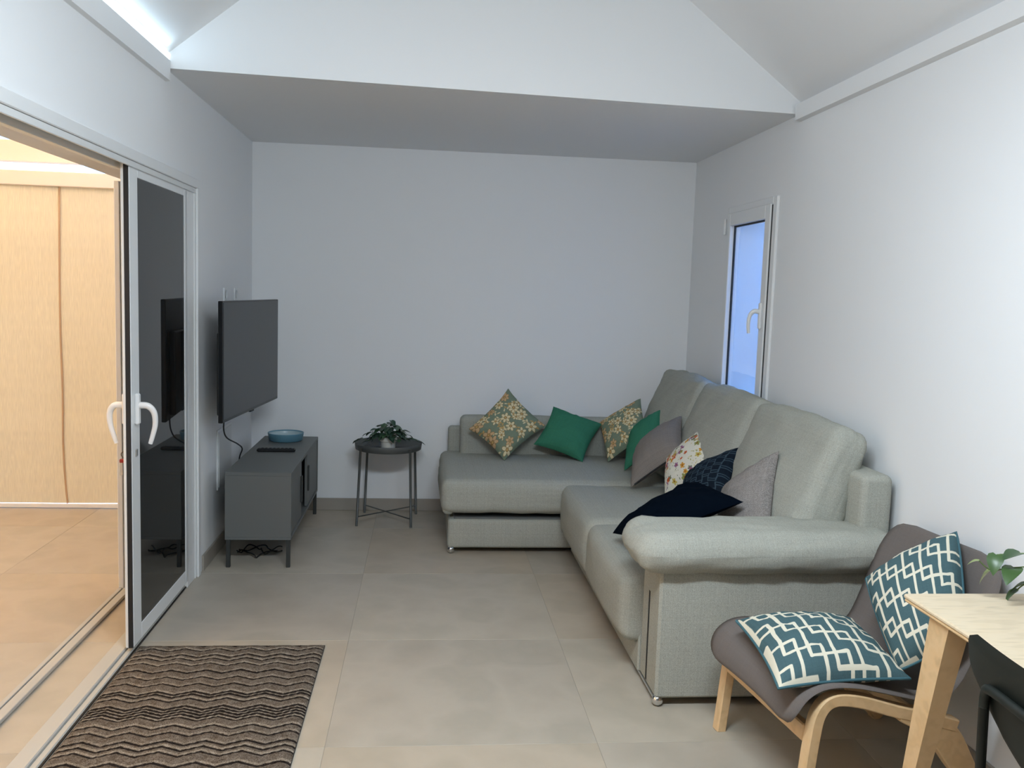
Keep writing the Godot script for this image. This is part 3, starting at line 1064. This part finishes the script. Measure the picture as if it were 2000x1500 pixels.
func build_tv_corner() -> void:
	# bench
	var b := thing("tv_bench", "dark grey metal media bench on thin legs under the television", "bench", Vector3(-0.893, 0, -5.53))
	var x0 := -0.178
	var x1 := 0.178
	var z0 := -0.61
	var z1 := 0.61
	obj("body", boxes([
		[Vector3(x0, 0.515, z0), Vector3(x1, 0.535, z1)],
		[Vector3(x0, 0.157, z0), Vector3(x1, 0.172, z1)],
		[Vector3(x0, 0.172, z1 - 0.014), Vector3(x1, 0.515, z1)],
		[Vector3(x0, 0.172, z0), Vector3(x1, 0.515, z0 + 0.014)],
		[Vector3(x0, 0.172, z0 + 0.014), Vector3(x0 + 0.012, 0.515, z1 - 0.014)]], 0.0015), M.bench, b)
	obj("lining", boxes([[Vector3(x0 + 0.012, 0.1725, z0 + 0.0145), Vector3(x0 + 0.02, 0.5145, z1 - 0.0145)], [Vector3(x0 + 0.02, 0.1725, -0.006), Vector3(x1 - 0.04, 0.5145, 0.006)]]), M.bench, b)
	for k in 2:
		var za := 0.155 if k == 0 else z0 + 0.016
		var zb := z1 - 0.016 if k == 0 else -0.10
		var d := obj("sliding_door", box(Vector3(x1 - 0.022, 0.176, za), Vector3(x1 - 0.006, 0.511, zb), 0.0015), M.bench, b)
		var hz := za + 0.03 if k == 0 else zb - 0.03
		obj("grip", box(Vector3(x1 - 0.0065, 0.27, hz - 0.016), Vector3(x1 + 0.004, 0.43, hz + 0.016), 0.003), M.benchleg, d)
	for p in [Vector2(x0 + 0.016, z0 + 0.016), Vector2(x1 - 0.016, z0 + 0.016), Vector2(x0 + 0.016, z1 - 0.016), Vector2(x1 - 0.016, z1 - 0.016)]:
		obj("leg", box(Vector3(p.x - 0.011, 0.0, p.y - 0.011), Vector3(p.x + 0.011, 0.158, p.y + 0.011), 0.002), M.benchleg, b)
	# bowl and remote on it
	var bowl := thing("dish", "round pale blue dish on the far end of the media bench", "dish", Vector3(-0.905, 0.535, -5.97))
	var blue := mat(rgb(96, 140, 158), 0.35)
	obj("outer_wall", lathe([Vector2(0.0, 0.0), Vector2(0.098, 0.0), Vector2(0.108, 0.006), Vector2(0.116, 0.05), Vector2(0.1165, 0.054), Vector2(0.112, 0.054), Vector2(0.108, 0.047)], 40), blue, bowl)
	obj("inner_glaze", lathe([Vector2(0.108, 0.047), Vector2(0.103, 0.012), Vector2(0.0, 0.010)], 40), mat(rgb(176, 194, 198), 0.3), bowl)
	var rc := thing("remote_control", "black remote control lying across the media bench", "remote", Vector3(-0.90, 0.535, -5.56), 0.02)
	obj("shell", box(Vector3(-0.115, 0.0, -0.022), Vector3(0.115, 0.02, 0.022), 0.006), M.black, rc)
	for i in 8:
		obj("button", box(Vector3(-0.09 + i * 0.024, 0.019, -0.008), Vector3(-0.077 + i * 0.024, 0.0225, 0.006), 0.001), M.rubber, rc)
	# television, turned a little off the wall
	var t := thing("television", "flat black wall mounted television turned slightly towards the room", "television", Vector3(-0.995, 1.15, -5.25), 0.0)
	var dirv := Vector3(-0.93, 0, -5.80) - Vector3(-1.03, 0, -4.70)
	t.rotation.y = atan2(-dirv.x, -dirv.z)
	var w2 := dirv.length() * 0.5
	obj("cabinet", box(Vector3(-0.012, -0.315, -w2), Vector3(0.012, 0.315, w2), 0.003), M.bezel, t)
	obj("back_housing", cushion(Vector3(0.035, 0.44, 0.95), 0.012, Vector3.ZERO, 0.0, 1, 2), M.bezel, t, Vector3(-0.028, -0.07, 0.0))
	obj("screen", box(Vector3(0.0105, -0.298, -w2 + 0.012), Vector3(0.0135, 0.306, w2 - 0.012)), M.screen, t)
	obj("wall_bracket", boxes([[Vector3(-0.10, -0.12, -0.12), Vector3(-0.045, 0.12, 0.12)]], 0.004), M.benchleg, t)
	obj("sensor", box(Vector3(-0.006, -0.325, -0.03), Vector3(0.010, -0.314, 0.03), 0.002), M.black, t)
	var c := obj("cable", tube(smooth_path([Vector3(-1.045, 0.86, -4.80), Vector3(-1.05, 0.79, -4.80), Vector3(-1.05, 0.73, -4.88), Vector3(-1.04, 0.66, -5.1), Vector3(-1.05, 0.60, -5.28), Vector3(-1.085, 0.53, -5.38), Vector3(-1.095, 0.44, -5.4)], 6), 0.004, 8), M.black)
	tag(c, "black cable hanging from the television to behind the bench", "cable")
	for z in [-5.41, -5.70]:
		var so := thing("wall_socket", "white wall socket above the television, nearer one" if z > -5.5 else "white wall socket above the television, farther one", "socket", Vector3(LX, 1.49, z), 0.0, "sockets above the television")
		obj("plate", box(Vector3(0, -0.04, -0.04), Vector3(0.010, 0.04, 0.04), 0.004), M.pvc, so)
		obj("insert", lathe([Vector2(0.0, 0.004), Vector2(0.022, 0.004), Vector2(0.024, 0.010), Vector2(0.028, 0.010)], 20), M.pvc2, so, Vector3(0.004, 0, 0), Vector3(0, 0, -PI / 2))
	var pn := thing("access_panel", "white flush access panel low on the left wall behind the bench", "panel", Vector3(LX, 0.54, -5.39))
	obj("panel_frame", box(Vector3(0, -0.175, -0.18), Vector3(0.008, 0.175, 0.18), 0.002), M.pvc, pn)
	obj("panel_door", box(Vector3(0.008, -0.16, -0.165), Vector3(0.012, 0.16, 0.165), 0.002), M.pvc2, pn)
	# wires on the floor beneath
	for k in 3:
		var pts := []
		for i in 12:
			pts.append(Vector3(-1.06 + i * 0.022 + 0.01 * sin(i * 1.3 + k), 0.006 + (0.03 if k == 1 else 0.012) * absf(sin(i * 0.9 + k * 2.0)), -5.25 + 0.05 * k + 0.06 * sin(i * 0.8 + k * 1.7)))
		var wr := obj("floor_cable", tube(smooth_path(pts, 3), 0.004, 6), M.black)
		tag(wr, "black cable lying in the tangle under the media bench", "cable", "tangled cables under the bench")

func build_side_table() -> void:
	var at := Vector3(-0.232, 0, -5.98)
	var t := thing("side_table", "round grey metal tray table with four thin legs by the back wall", "side table", at, -0.08)
	obj("tray", lathe([Vector2(0.0, 0.488), Vector2(0.212, 0.488), Vector2(0.219, 0.492), Vector2(0.224, 0.530), Vector2(0.2225, 0.533), Vector2(0.220, 0.530), Vector2(0.2155, 0.496), Vector2(0.0, 0.4935)], 48), M.tray, t)
	for k in 4:
		var a := PI / 4 + k * PI / 2
		var d := Vector3(cos(a), 0, sin(a))
		obj("leg", tube([d * 0.252 + Vector3(0, 0.0, 0), d * 0.228 + Vector3(0, 0.515, 0)], 0.0085, 10), M.tray, t)
	for k in 2:
		var a := PI / 4 + k * PI / 2
		var d := Vector3(cos(a), 0, sin(a))
		obj("cross_brace", tube([d * 0.25 + Vector3(0, 0.055 + 0.006 * k, 0), -d * 0.25 + Vector3(0, 0.055 + 0.006 * k, 0)], 0.0045, 8), M.tray, t)
	# coasters
	for s in [-1.0, 1.0]:
		var cst := obj("coaster", lathe([Vector2(0.0, 0.0), Vector2(0.068, 0.0), Vector2(0.07, 0.003), Vector2(0.068, 0.006), Vector2(0.0, 0.006)], 32), M.black)
		cst.position = at + Vector3(0.094 * s - 0.004, 0.4945, -0.025)
		tag(cst, "black round coaster on the tray left of the plant pot" if s < 0.0 else "black round coaster on the tray right of the plant pot", "coaster", "coasters on the tray table")
	# plant
	var p := thing("potted_plant", "small trailing green plant in a white pot on the tray table", "plant", at + Vector3(0.0, 0.494, 0.06))
	obj("pot", lathe([Vector2(0.0, 0.0), Vector2(0.043, 0.0), Vector2(0.047, 0.004), Vector2(0.050, 0.052), Vector2(0.0505, 0.055), Vector2(0.0565, 0.056), Vector2(0.0575, 0.060), Vector2(0.059, 0.086), Vector2(0.058, 0.0885), Vector2(0.055, 0.087), Vector2(0.053, 0.078), Vector2(0.0, 0.077)], 36), mat(rgb(228, 226, 216), 0.35), p)
	obj("soil", lathe([Vector2(0.0, 0.082), Vector2(0.053, 0.079)], 20), mat(rgb(52, 42, 34), 0.95), p)
	var lm := [mat(rgb(46, 74, 54), 0.4), mat(rgb(60, 90, 62), 0.4), mat(rgb(38, 62, 48), 0.4)]
	var lv := [leaf_mesh(0.25, 0.15, 0.85), leaf_mesh(0.45, 0.1, 0.8)]
	var r := RandomNumberGenerator.new()
	r.seed = 3
	var stems := mat(rgb(78, 96, 62), 0.6)
	# dome of leaves
	for k in 60:
		var a := k * 2.399
		var rad := 0.012 + 0.078 * sqrt(k / 60.0)
		var y := 0.165 - 0.085 * (k / 60.0) + r.randf_range(-0.012, 0.012)
		if k == 3: y += 0.025
		var pos := Vector3(cos(a) * rad, y, sin(a) * rad * 0.8)
		place_leaf(p, lv[k % 2], lm[k % 3], pos, a + r.randf_range(-0.5, 0.5), r.randf_range(-0.2, 0.5), r.randf_range(0.050, 0.068))
		obj("stem", tube([Vector3(cos(a) * 0.02, 0.082, sin(a) * 0.02), Vector3(cos(a) * rad * 0.7, lerpf(0.09, y, 0.6), sin(a) * rad * 0.55), pos], 0.0012, 5), stems, p)
	# trailing runners to both sides
	var runs := [
		[Vector3(-0.03, 0.085, 0.0), Vector3(-0.07, 0.105, 0.0), Vector3(-0.105, 0.115, 0.01), Vector3(-0.125, 0.11, 0.02)],
		[Vector3(-0.03, 0.085, 0.02), Vector3(-0.08, 0.085, 0.03), Vector3(-0.13, 0.06, 0.03), Vector3(-0.17, 0.075, 0.02), Vector3(-0.19, 0.06, 0.0)],
		[Vector3(0.03, 0.085, 0.0), Vector3(0.07, 0.11, 0.0), Vector3(0.10, 0.125, 0.0), Vector3(0.125, 0.10, 0.01)],
		[Vector3(0.03, 0.085, 0.02), Vector3(0.08, 0.08, 0.02), Vector3(0.13, 0.075, 0.02), Vector3(0.17, 0.07, 0.0), Vector3(0.20, 0.05, -0.02)]]
	for run in runs:
		var path := smooth_path(run, 4)
		obj("runner", tube(path, 0.0014, 5), stems, p)
		for k in range(1, run.size()):
			var q: Vector3 = run[k]
			place_leaf(p, lv[k % 2], lm[(k + 1) % 3], q, atan2(q.z, q.x) + r.randf_range(-0.8, 0.8), r.randf_range(-0.1, 0.7), r.randf_range(0.046, 0.06))

func place_leaf(p: Node, mesh: Mesh, m: Material, pos: Vector3, yaw: float, droop: float, size: float) -> MeshInstance3D:
	var l := obj("leaf", mesh, m, p, pos)
	var d := Vector3(cos(yaw), 0, sin(yaw))
	var bs := Basis.looking_at(-d, Vector3.UP)
	bs = bs * Basis(Vector3.RIGHT, droop)
	l.transform = Transform3D(bs.scaled_local(Vector3.ONE * size), pos)
	return l

func build_rug() -> void:
	# doormat with woven zigzag ribs, built as a relief
	var x0 := -1.185
	var x1 := -0.405
	var z0 := -3.818
	var z1 := -2.30
	var w := 448
	var h := 896
	var r := RandomNumberGenerator.new()
	r.seed = 17
	var period := 0.135
	# rib borders along z
	var edges := []
	var z := 0.006
	while z < z1 - z0:
		edges.append([z, r.randf_range(0.0045, 0.0075), r.randf()])
		z += [0.062, 0.022, 0.05, 0.07, 0.020, 0.036][r.randi() % 6]
	var im := Image.create(w, h, false, Image.FORMAT_RGB8)
	var ht := []
	var line_of := []
	for y in h:
		var zz := (y + 0.5) / h * (z1 - z0)
		var near := []
		for e in edges:
			if absf(e[0] - zz) < 0.05:
				near.append(e)
		line_of.append(near)
	var nz := FastNoiseLite.new()
	nz.seed = 4
	nz.frequency = 0.02
	for y in h:
		var zz := (y + 0.5) / h * (z1 - z0)
		for x in w:
			var xx := (x + 0.5) / w * (x1 - x0)
			var ph := fposmod(xx / period, 1.0)
			var wave := (absf(ph - 0.5) * 2.0 - 0.5) * 0.032 + 0.004 * nz.get_noise_2d(x * 0.5, y * 0.05)
			var c := 0.0
			var lite := 0.0
			for e in line_of[y]:
				var dd: float = zz - e[0] - wave
				if absf(dd) < e[1]:
					c = 1.0
				elif dd < 0.0 and dd > -e[1] - 0.011:
					lite = maxf(lite, 0.5 + 0.5 * e[2])
			var g := r.randf_range(-0.15, 0.15) + 0.08 * nz.get_noise_2d(x * 2.0, y * 2.0)
			var col := Color(0.415 + g, 0.375 + g, 0.335 + g)
			if lite > 0.0:
				col = col.lerp(Color(0.60 + g, 0.56 + g, 0.50 + g), lite * 0.8)
			if c > 0.0:
				col = Color(0.165 + g * 0.5, 0.145 + g * 0.5, 0.135 + g * 0.5)
			im.set_pixel(x, y, col)
	var m := mat(Color.WHITE, 0.97)
	m.albedo_texture = ImageTexture.create_from_image(im)
	m.metallic_specular = 0.1
	m.normal_enabled = true
	m.normal_texture = bump_tex(im, 5.0)
	m.normal_scale = 0.8
	var rug := thing("doormat", "brown doormat with dark zigzag ribs lying inside the patio door", "doormat", Vector3((x0 + x1) / 2, 0, (z0 + z1) / 2))
	var st := start(0)
	var g := []
	var uvs := []
	var nx := 60
	var nzz := 120
	for i in nzz + 1:
		var row := []
		var uvr := []
		for j in nx + 1:
			var u := float(j) / nx
			var v := float(i) / nzz
			var zz := v * (z1 - z0)
			var xx := u * (x1 - x0)
			var ph := fposmod(xx / period, 1.0)
			var wave := (absf(ph - 0.5) * 2.0 - 0.5) * 0.032
			var dip := 0.0
			for e in edges:
				dip = maxf(dip, 1.0 - absf(zz - e[0] - wave) / 0.010)
			var y := 0.011 - 0.004 * dip
			if i == 0 or j == 0 or i == nzz or j == nx:
				y = 0.004
			row.append(Vector3(xx - (x1 - x0) / 2, y, zz - (z1 - z0) / 2))
			uvr.append(Vector2(u, v))
		g.append(row)
		uvs.append(uvr)
	add_grid(st, g, false, uvs)
	obj("pile", done(st), m, rug)
	obj("backing", box(Vector3(-(x1 - x0) / 2, 0.0, -(z1 - z0) / 2), Vector3((x1 - x0) / 2, 0.005, (z1 - z0) / 2), 0.001), M.rubber, rug)

func build_easy_chair() -> void:
	var t := thing("easy_chair", "low easy chair with grey fabric shell on a pale bent birch frame", "chair", Vector3(1.149, 0, -2.760), 0.125)
	var hw := 0.275
	# side profile of the shell: x to the back, y up
	var prof := [Vector2(-0.055, 0.285), Vector2(-0.05, 0.325), Vector2(-0.02, 0.372), Vector2(0.04, 0.398), Vector2(0.14, 0.392), Vector2(0.28, 0.358), Vector2(0.38, 0.335), Vector2(0.45, 0.345), Vector2(0.505, 0.395), Vector2(0.545, 0.48), Vector2(0.59, 0.60), Vector2(0.635, 0.71), Vector2(0.66, 0.765)]
	var p3 := []
	for p in prof:
		p3.append(Vector3(p.x, p.y, 0))
	p3 = smooth_path(p3, 4)
	var n := p3.size()
	var top := []
	var bot := []
	for i in n:
		var d: Vector3 = (p3[mini(i + 1, n - 1)] - p3[maxi(i - 1, 0)]).normalized()
		var nn := Vector3(-d.y, d.x, 0)
		var s := float(i) / (n - 1)
		var wid := 0.30
		# rounded corners of the front lip and of the top
		var e0 := s / 0.14
		if e0 < 1.0:
			wid -= 0.09 * (1.0 - sqrt(maxf(0.0, 1.0 - (1.0 - e0) * (1.0 - e0))))
		var e1 := (1.0 - s) / 0.16
		if e1 < 1.0:
			wid -= 0.14 * (1.0 - sqrt(maxf(0.0, 1.0 - (1.0 - e1) * (1.0 - e1))))
		var r1 := []
		var r2 := []
		var th := 0.011
		for j in 17:
			var q := (j - 8) / 8.0
			var zz := q * wid
			var edge := sqrt(maxf(0.0, 1.0 - pow(maxf(absf(q) - 0.9, 0.0) / 0.1, 2.0)))
			var endr := sqrt(maxf(0.05, 1.0 - pow(maxf(maxf(0.03 - s, s - 0.97), 0.0) / 0.03, 2.0)))
			var lift := nn * (0.012 * q * q)
			var hh := th * maxf(edge * endr, 0.06)
			r1.append(p3[i] + Vector3(0, 0, zz) + lift + nn * hh)
			r2.append(p3[i] + Vector3(0, 0, zz) + lift - nn * hh)
		top.append(r1)
		bot.append(r2)
	var st := start(0)
	add_grid(st, top, true)
	add_grid(st, bot, false)
	var ring1 := []
	var ring2 := []
	for j in 17:
		ring1.append(top[0][j]); ring2.append(bot[0][j])
	for i in range(1, n):
		ring1.append(top[i][16]); ring2.append(bot[i][16])
	for j in range(15, -1, -1):
		ring1.append(top[n - 1][j]); ring2.append(bot[n - 1][j])
	for i in range(n - 2, -1, -1):
		ring1.append(top[i][0]); ring2.append(bot[i][0])
	add_grid(st, [ring1, ring2], false)
	var sh := cloth(rgb(114, 107, 103), 0.10, 71, 6.0)
	obj("shell", done(st), sh, t)
	for s in [-1.0, 1.0]:
		var z: float = s * hw
		var o := Vector3(0, 0, z)
		var leg := smooth_path([o + Vector3(-0.018, 0.0, 0), o + Vector3(-0.006, 0.12, 0), o + Vector3(0.006, 0.24, 0), o + Vector3(0.022, 0.325, 0), o + Vector3(0.065, 0.365, 0), o + Vector3(0.15, 0.358, 0), o + Vector3(0.28, 0.318, 0), o + Vector3(0.40, 0.285, 0), o + Vector3(0.50, 0.255, 0)], 5)
		var th := []
		for k in leg.size():
			th.append(lerpf(0.036, 0.040, float(k) / (leg.size() - 1)))
		var f := obj("side_frame", swept_bar(leg, Vector3(0, 0, 1), 0.042, th, 0.004), M.birch, t)
		obj("bolt", lathe([Vector2(0.0, 0.004), Vector2(0.006, 0.004), Vector2(0.008, 0.0)], 14), M.chrome, f, o + Vector3(0.022, 0.215, 0.0), Vector3(0, 0, -PI / 2))
		var rear := smooth_path([o + Vector3(0.30, 0.305, 0.0), o + Vector3(0.40, 0.272, 0.0), o + Vector3(0.47, 0.215, 0.0), o + Vector3(0.53, 0.13, 0.0), o + Vector3(0.60, 0.04, 0.0), o + Vector3(0.63, 0.0, 0.0)], 5)
		var th2 := []
		for k in rear.size():
			th2.append(0.03 + 0.055 * sin(PI * clampf(float(k) / (rear.size() - 1) * 1.2, 0, 1)) + 0.01)
		obj("rear_leg", swept_bar(rear, Vector3(0, 0, 1), 0.038, th2, 0.004), M.birch, t)
	obj("front_rail", box(Vector3(-0.012, 0.225, -hw + 0.02), Vector3(0.016, 0.282, hw - 0.02), 0.004), M.birch, t)
	obj("rear_rail", box(Vector3(0.455, 0.19, -hw + 0.018), Vector3(0.475, 0.24, hw - 0.018), 0.004), M.birch, t)

func build_desk() -> void:
	var x0 := 1.372
	var x1 := 1.848
	var z0 := -2.362
	var z1 := -1.18
	var c := Vector3((x0 + x1) / 2, 0, (z0 + z1) / 2)
	var t := thing("desk", "narrow pale birch desk against the right wall with tapered legs", "desk", c)
	var hx := (x1 - x0) / 2
	var hz := (z1 - z0) / 2
	obj("top", box(Vector3(-hx, 0.729, -hz), Vector3(hx, 0.742, hz), 0.004), M.birchtop, t)
	obj("edge_band", box(Vector3(-hx + 0.002, 0.719, -hz + 0.002), Vector3(hx - 0.002, 0.730, hz - 0.002), 0.004), M.birch, t)
	for sx in [-1.0, 1.0]:
		for sz in [-1.0, 1.0]:
			var a := Vector3(sx * (hx - 0.045), 0.72, sz * (hz - 0.16))
			var b := Vector3(sx * (hx - 0.028), 0.0, sz * (hz - 0.03))
			var st := start()
			var wa := Vector3(0.030, 0, 0.045)
			var wb := Vector3(0.017, 0, 0.020)
			var mid := (a + b) / 2
			var ra := []
			var rb := []
			for q in [[-1, -1], [1, -1], [1, 1], [-1, 1]]:
				ra.append(a + Vector3(wa.x * q[0], 0, wa.z * q[1]))
				rb.append(b + Vector3(wb.x * q[0], 0, wb.z * q[1]))
			for k in 4:
				quad(st, ra[k], ra[(k + 1) % 4], rb[(k + 1) % 4], rb[k], mid)
			quad(st, ra[0], ra[1], ra[2], ra[3], mid)
			quad(st, rb[0], rb[1], rb[2], rb[3], mid)
			obj("leg", done(st), M.birch, t)
	obj("apron", boxes([[Vector3(-hx + 0.06, 0.665, -hz + 0.10), Vector3(hx - 0.06, 0.72, -hz + 0.12)], [Vector3(-hx + 0.06, 0.665, hz - 0.12), Vector3(hx - 0.06, 0.72, hz - 0.10)]], 0.002), M.birch, t)
	# trailing plant on the desk, its pot just beyond the frame
	var p := thing("trailing_plant", "trailing plant with heart shaped leaves hanging over the desk", "plant", Vector3(1.755, 0.742, -2.10))
	obj("pot", lathe([Vector2(0.0, 0.0), Vector2(0.045, 0.0), Vector2(0.05, 0.004), Vector2(0.062, 0.11), Vector2(0.060, 0.112), Vector2(0.056, 0.108), Vector2(0.054, 0.095), Vector2(0.0, 0.094)], 32), mat(rgb(226, 222, 212), 0.35), p)
	obj("soil", lathe([Vector2(0.0, 0.099), Vector2(0.054, 0.096)], 20), mat(rgb(52, 42, 34), 0.95), p)
	var stems := mat(rgb(104, 128, 76), 0.5)
	var lm := [mat(rgb(54, 82, 48), 0.35), mat(rgb(70, 98, 56), 0.35), mat(rgb(140, 152, 98), 0.35)]
	for m in lm:
		m.backlight_enabled = true
		m.backlight = Color(0.12, 0.16, 0.06)
	var lv := [leaf_mesh(0.3, 0.15, 0.85), leaf_mesh(0.5, 0.1, 0.8)]
	var runs := [
		[Vector3(-0.01, 0.1, -0.02), Vector3(-0.06, 0.16, -0.10), Vector3(-0.105, 0.145, -0.17), Vector3(-0.155, 0.132, -0.20)],
		[Vector3(-0.02, 0.1, 0.0), Vector3(-0.07, 0.125, -0.10), Vector3(-0.12, 0.105, -0.17), Vector3(-0.165, 0.088, -0.20), Vector3(-0.205, 0.115, -0.20)],
		[Vector3(-0.02, 0.1, -0.02), Vector3(-0.05, 0.10, -0.11), Vector3(-0.075, 0.055, -0.18), Vector3(-0.085, 0.03, -0.20)],
		[Vector3(0.02, 0.1, 0.02), Vector3(0.03, 0.16, 0.07), Vector3(0.02, 0.14, 0.14)]]
	var sizes := [[0.06, 0.062, 0.055], [0.055, 0.065, 0.052, 0.03], [0.05, 0.05, 0.045], [0.05, 0.06]]
	for i in runs.size():
		var run: Array = runs[i]
		obj("runner", tube(smooth_path(run, 5), 0.002, 6), stems, p)
		for k in range(1, run.size()):
			var q: Vector3 = run[k]
			place_leaf(p, lv[(i + k) % 2], lm[2 if (i == 1 and k >= 3) else (i + k) % 2], q, PI + 0.9 * sin(i * 2.0 + k * 1.7), 0.35 + 0.4 * sin(k * 2.3 + i), sizes[i][k - 1])
	for k in 10:
		var a := k * 2.399
		var pos := Vector3(cos(a) * 0.04, 0.15 + 0.012 * (k % 4), sin(a) * 0.04)
		obj("stem", tube([Vector3(cos(a) * 0.015, 0.098, sin(a) * 0.015), pos], 0.0018, 5), stems, p)
		place_leaf(p, lv[k % 2], lm[k % 2], pos, a, 0.2, 0.05)
	# dark green metal chair drawn up to the desk
	var gm := mat(rgb(18, 24, 19), 0.55)
	var ch := thing("desk_chair", "dark green chair with tube frame drawn up to the desk", "chair", Vector3(1.40, 0, -1.585))
	var st2 := start(0)
	var f := []
	var bk := []
	for i in 15:
		var v := i / 14.0           # from the bottom of the back to its top
		var rowa := []
		var rowb := []
		for j in 15:
			var u := (j - 7) / 7.0
			var hw := 0.262 * (0.60 + 0.40 * sin(PI * 0.5 * minf(v * 1.5, 1.0)))
			if v > 0.84:
				hw *= 1.0 - 0.13 * pow((v - 0.84) / 0.16, 3.0)
			var y := 0.61 + 0.228 * v + 0.05 * u * u * (1.0 - v)
			var x := -0.160 - 0.025 * v + 0.018 * u * u
			var e := 0.007 * sqrt(maxf(0.02, (1.0 - pow(absf(u), 8.0)) * (1.0 - pow(absf(2.0 * v - 1.0), 8.0))))
			rowa.append(Vector3(x - e, y, u * hw))
			rowb.append(Vector3(x + e, y, u * hw))
		f.append(rowa)
		bk.append(rowb)
	add_grid(st2, f, false)
	add_grid(st2, bk, true)
	obj("backrest", done(st2), gm, ch)
	obj("seat", cushion(Vector3(0.40, 0.03, 0.42), 0.014, Vector3(0, -0.006, 0), 0.0, 1, 6), gm, ch, Vector3(0.06, 0.45, 0.0))
	for s in [-1.0, 1.0]:
		obj("rear_leg", tube([Vector3(-0.19, 0.0, s * 0.185), Vector3(-0.165, 0.44, s * 0.175), Vector3(-0.178, 0.70, s * 0.168)], 0.011, 10), gm, ch)
		obj("front_leg", tube([Vector3(0.25, 0.0, s * 0.19), Vector3(0.22, 0.43, s * 0.175)], 0.011, 10), gm, ch)
		obj("side_rail", tube([Vector3(-0.165, 0.43, s * 0.176), Vector3(0.22, 0.43, s * 0.176)], 0.010, 8), gm, ch)
	obj("back_tube", tube(smooth_path([Vector3(-0.178, 0.70, -0.168), Vector3(-0.182, 0.735, -0.16), Vector3(-0.190, 0.752, -0.13), Vector3(-0.195, 0.752, 0.0), Vector3(-0.190, 0.752, 0.13), Vector3(-0.182, 0.735, 0.16), Vector3(-0.178, 0.70, 0.168)], 5), 0.011, 10), gm, ch)
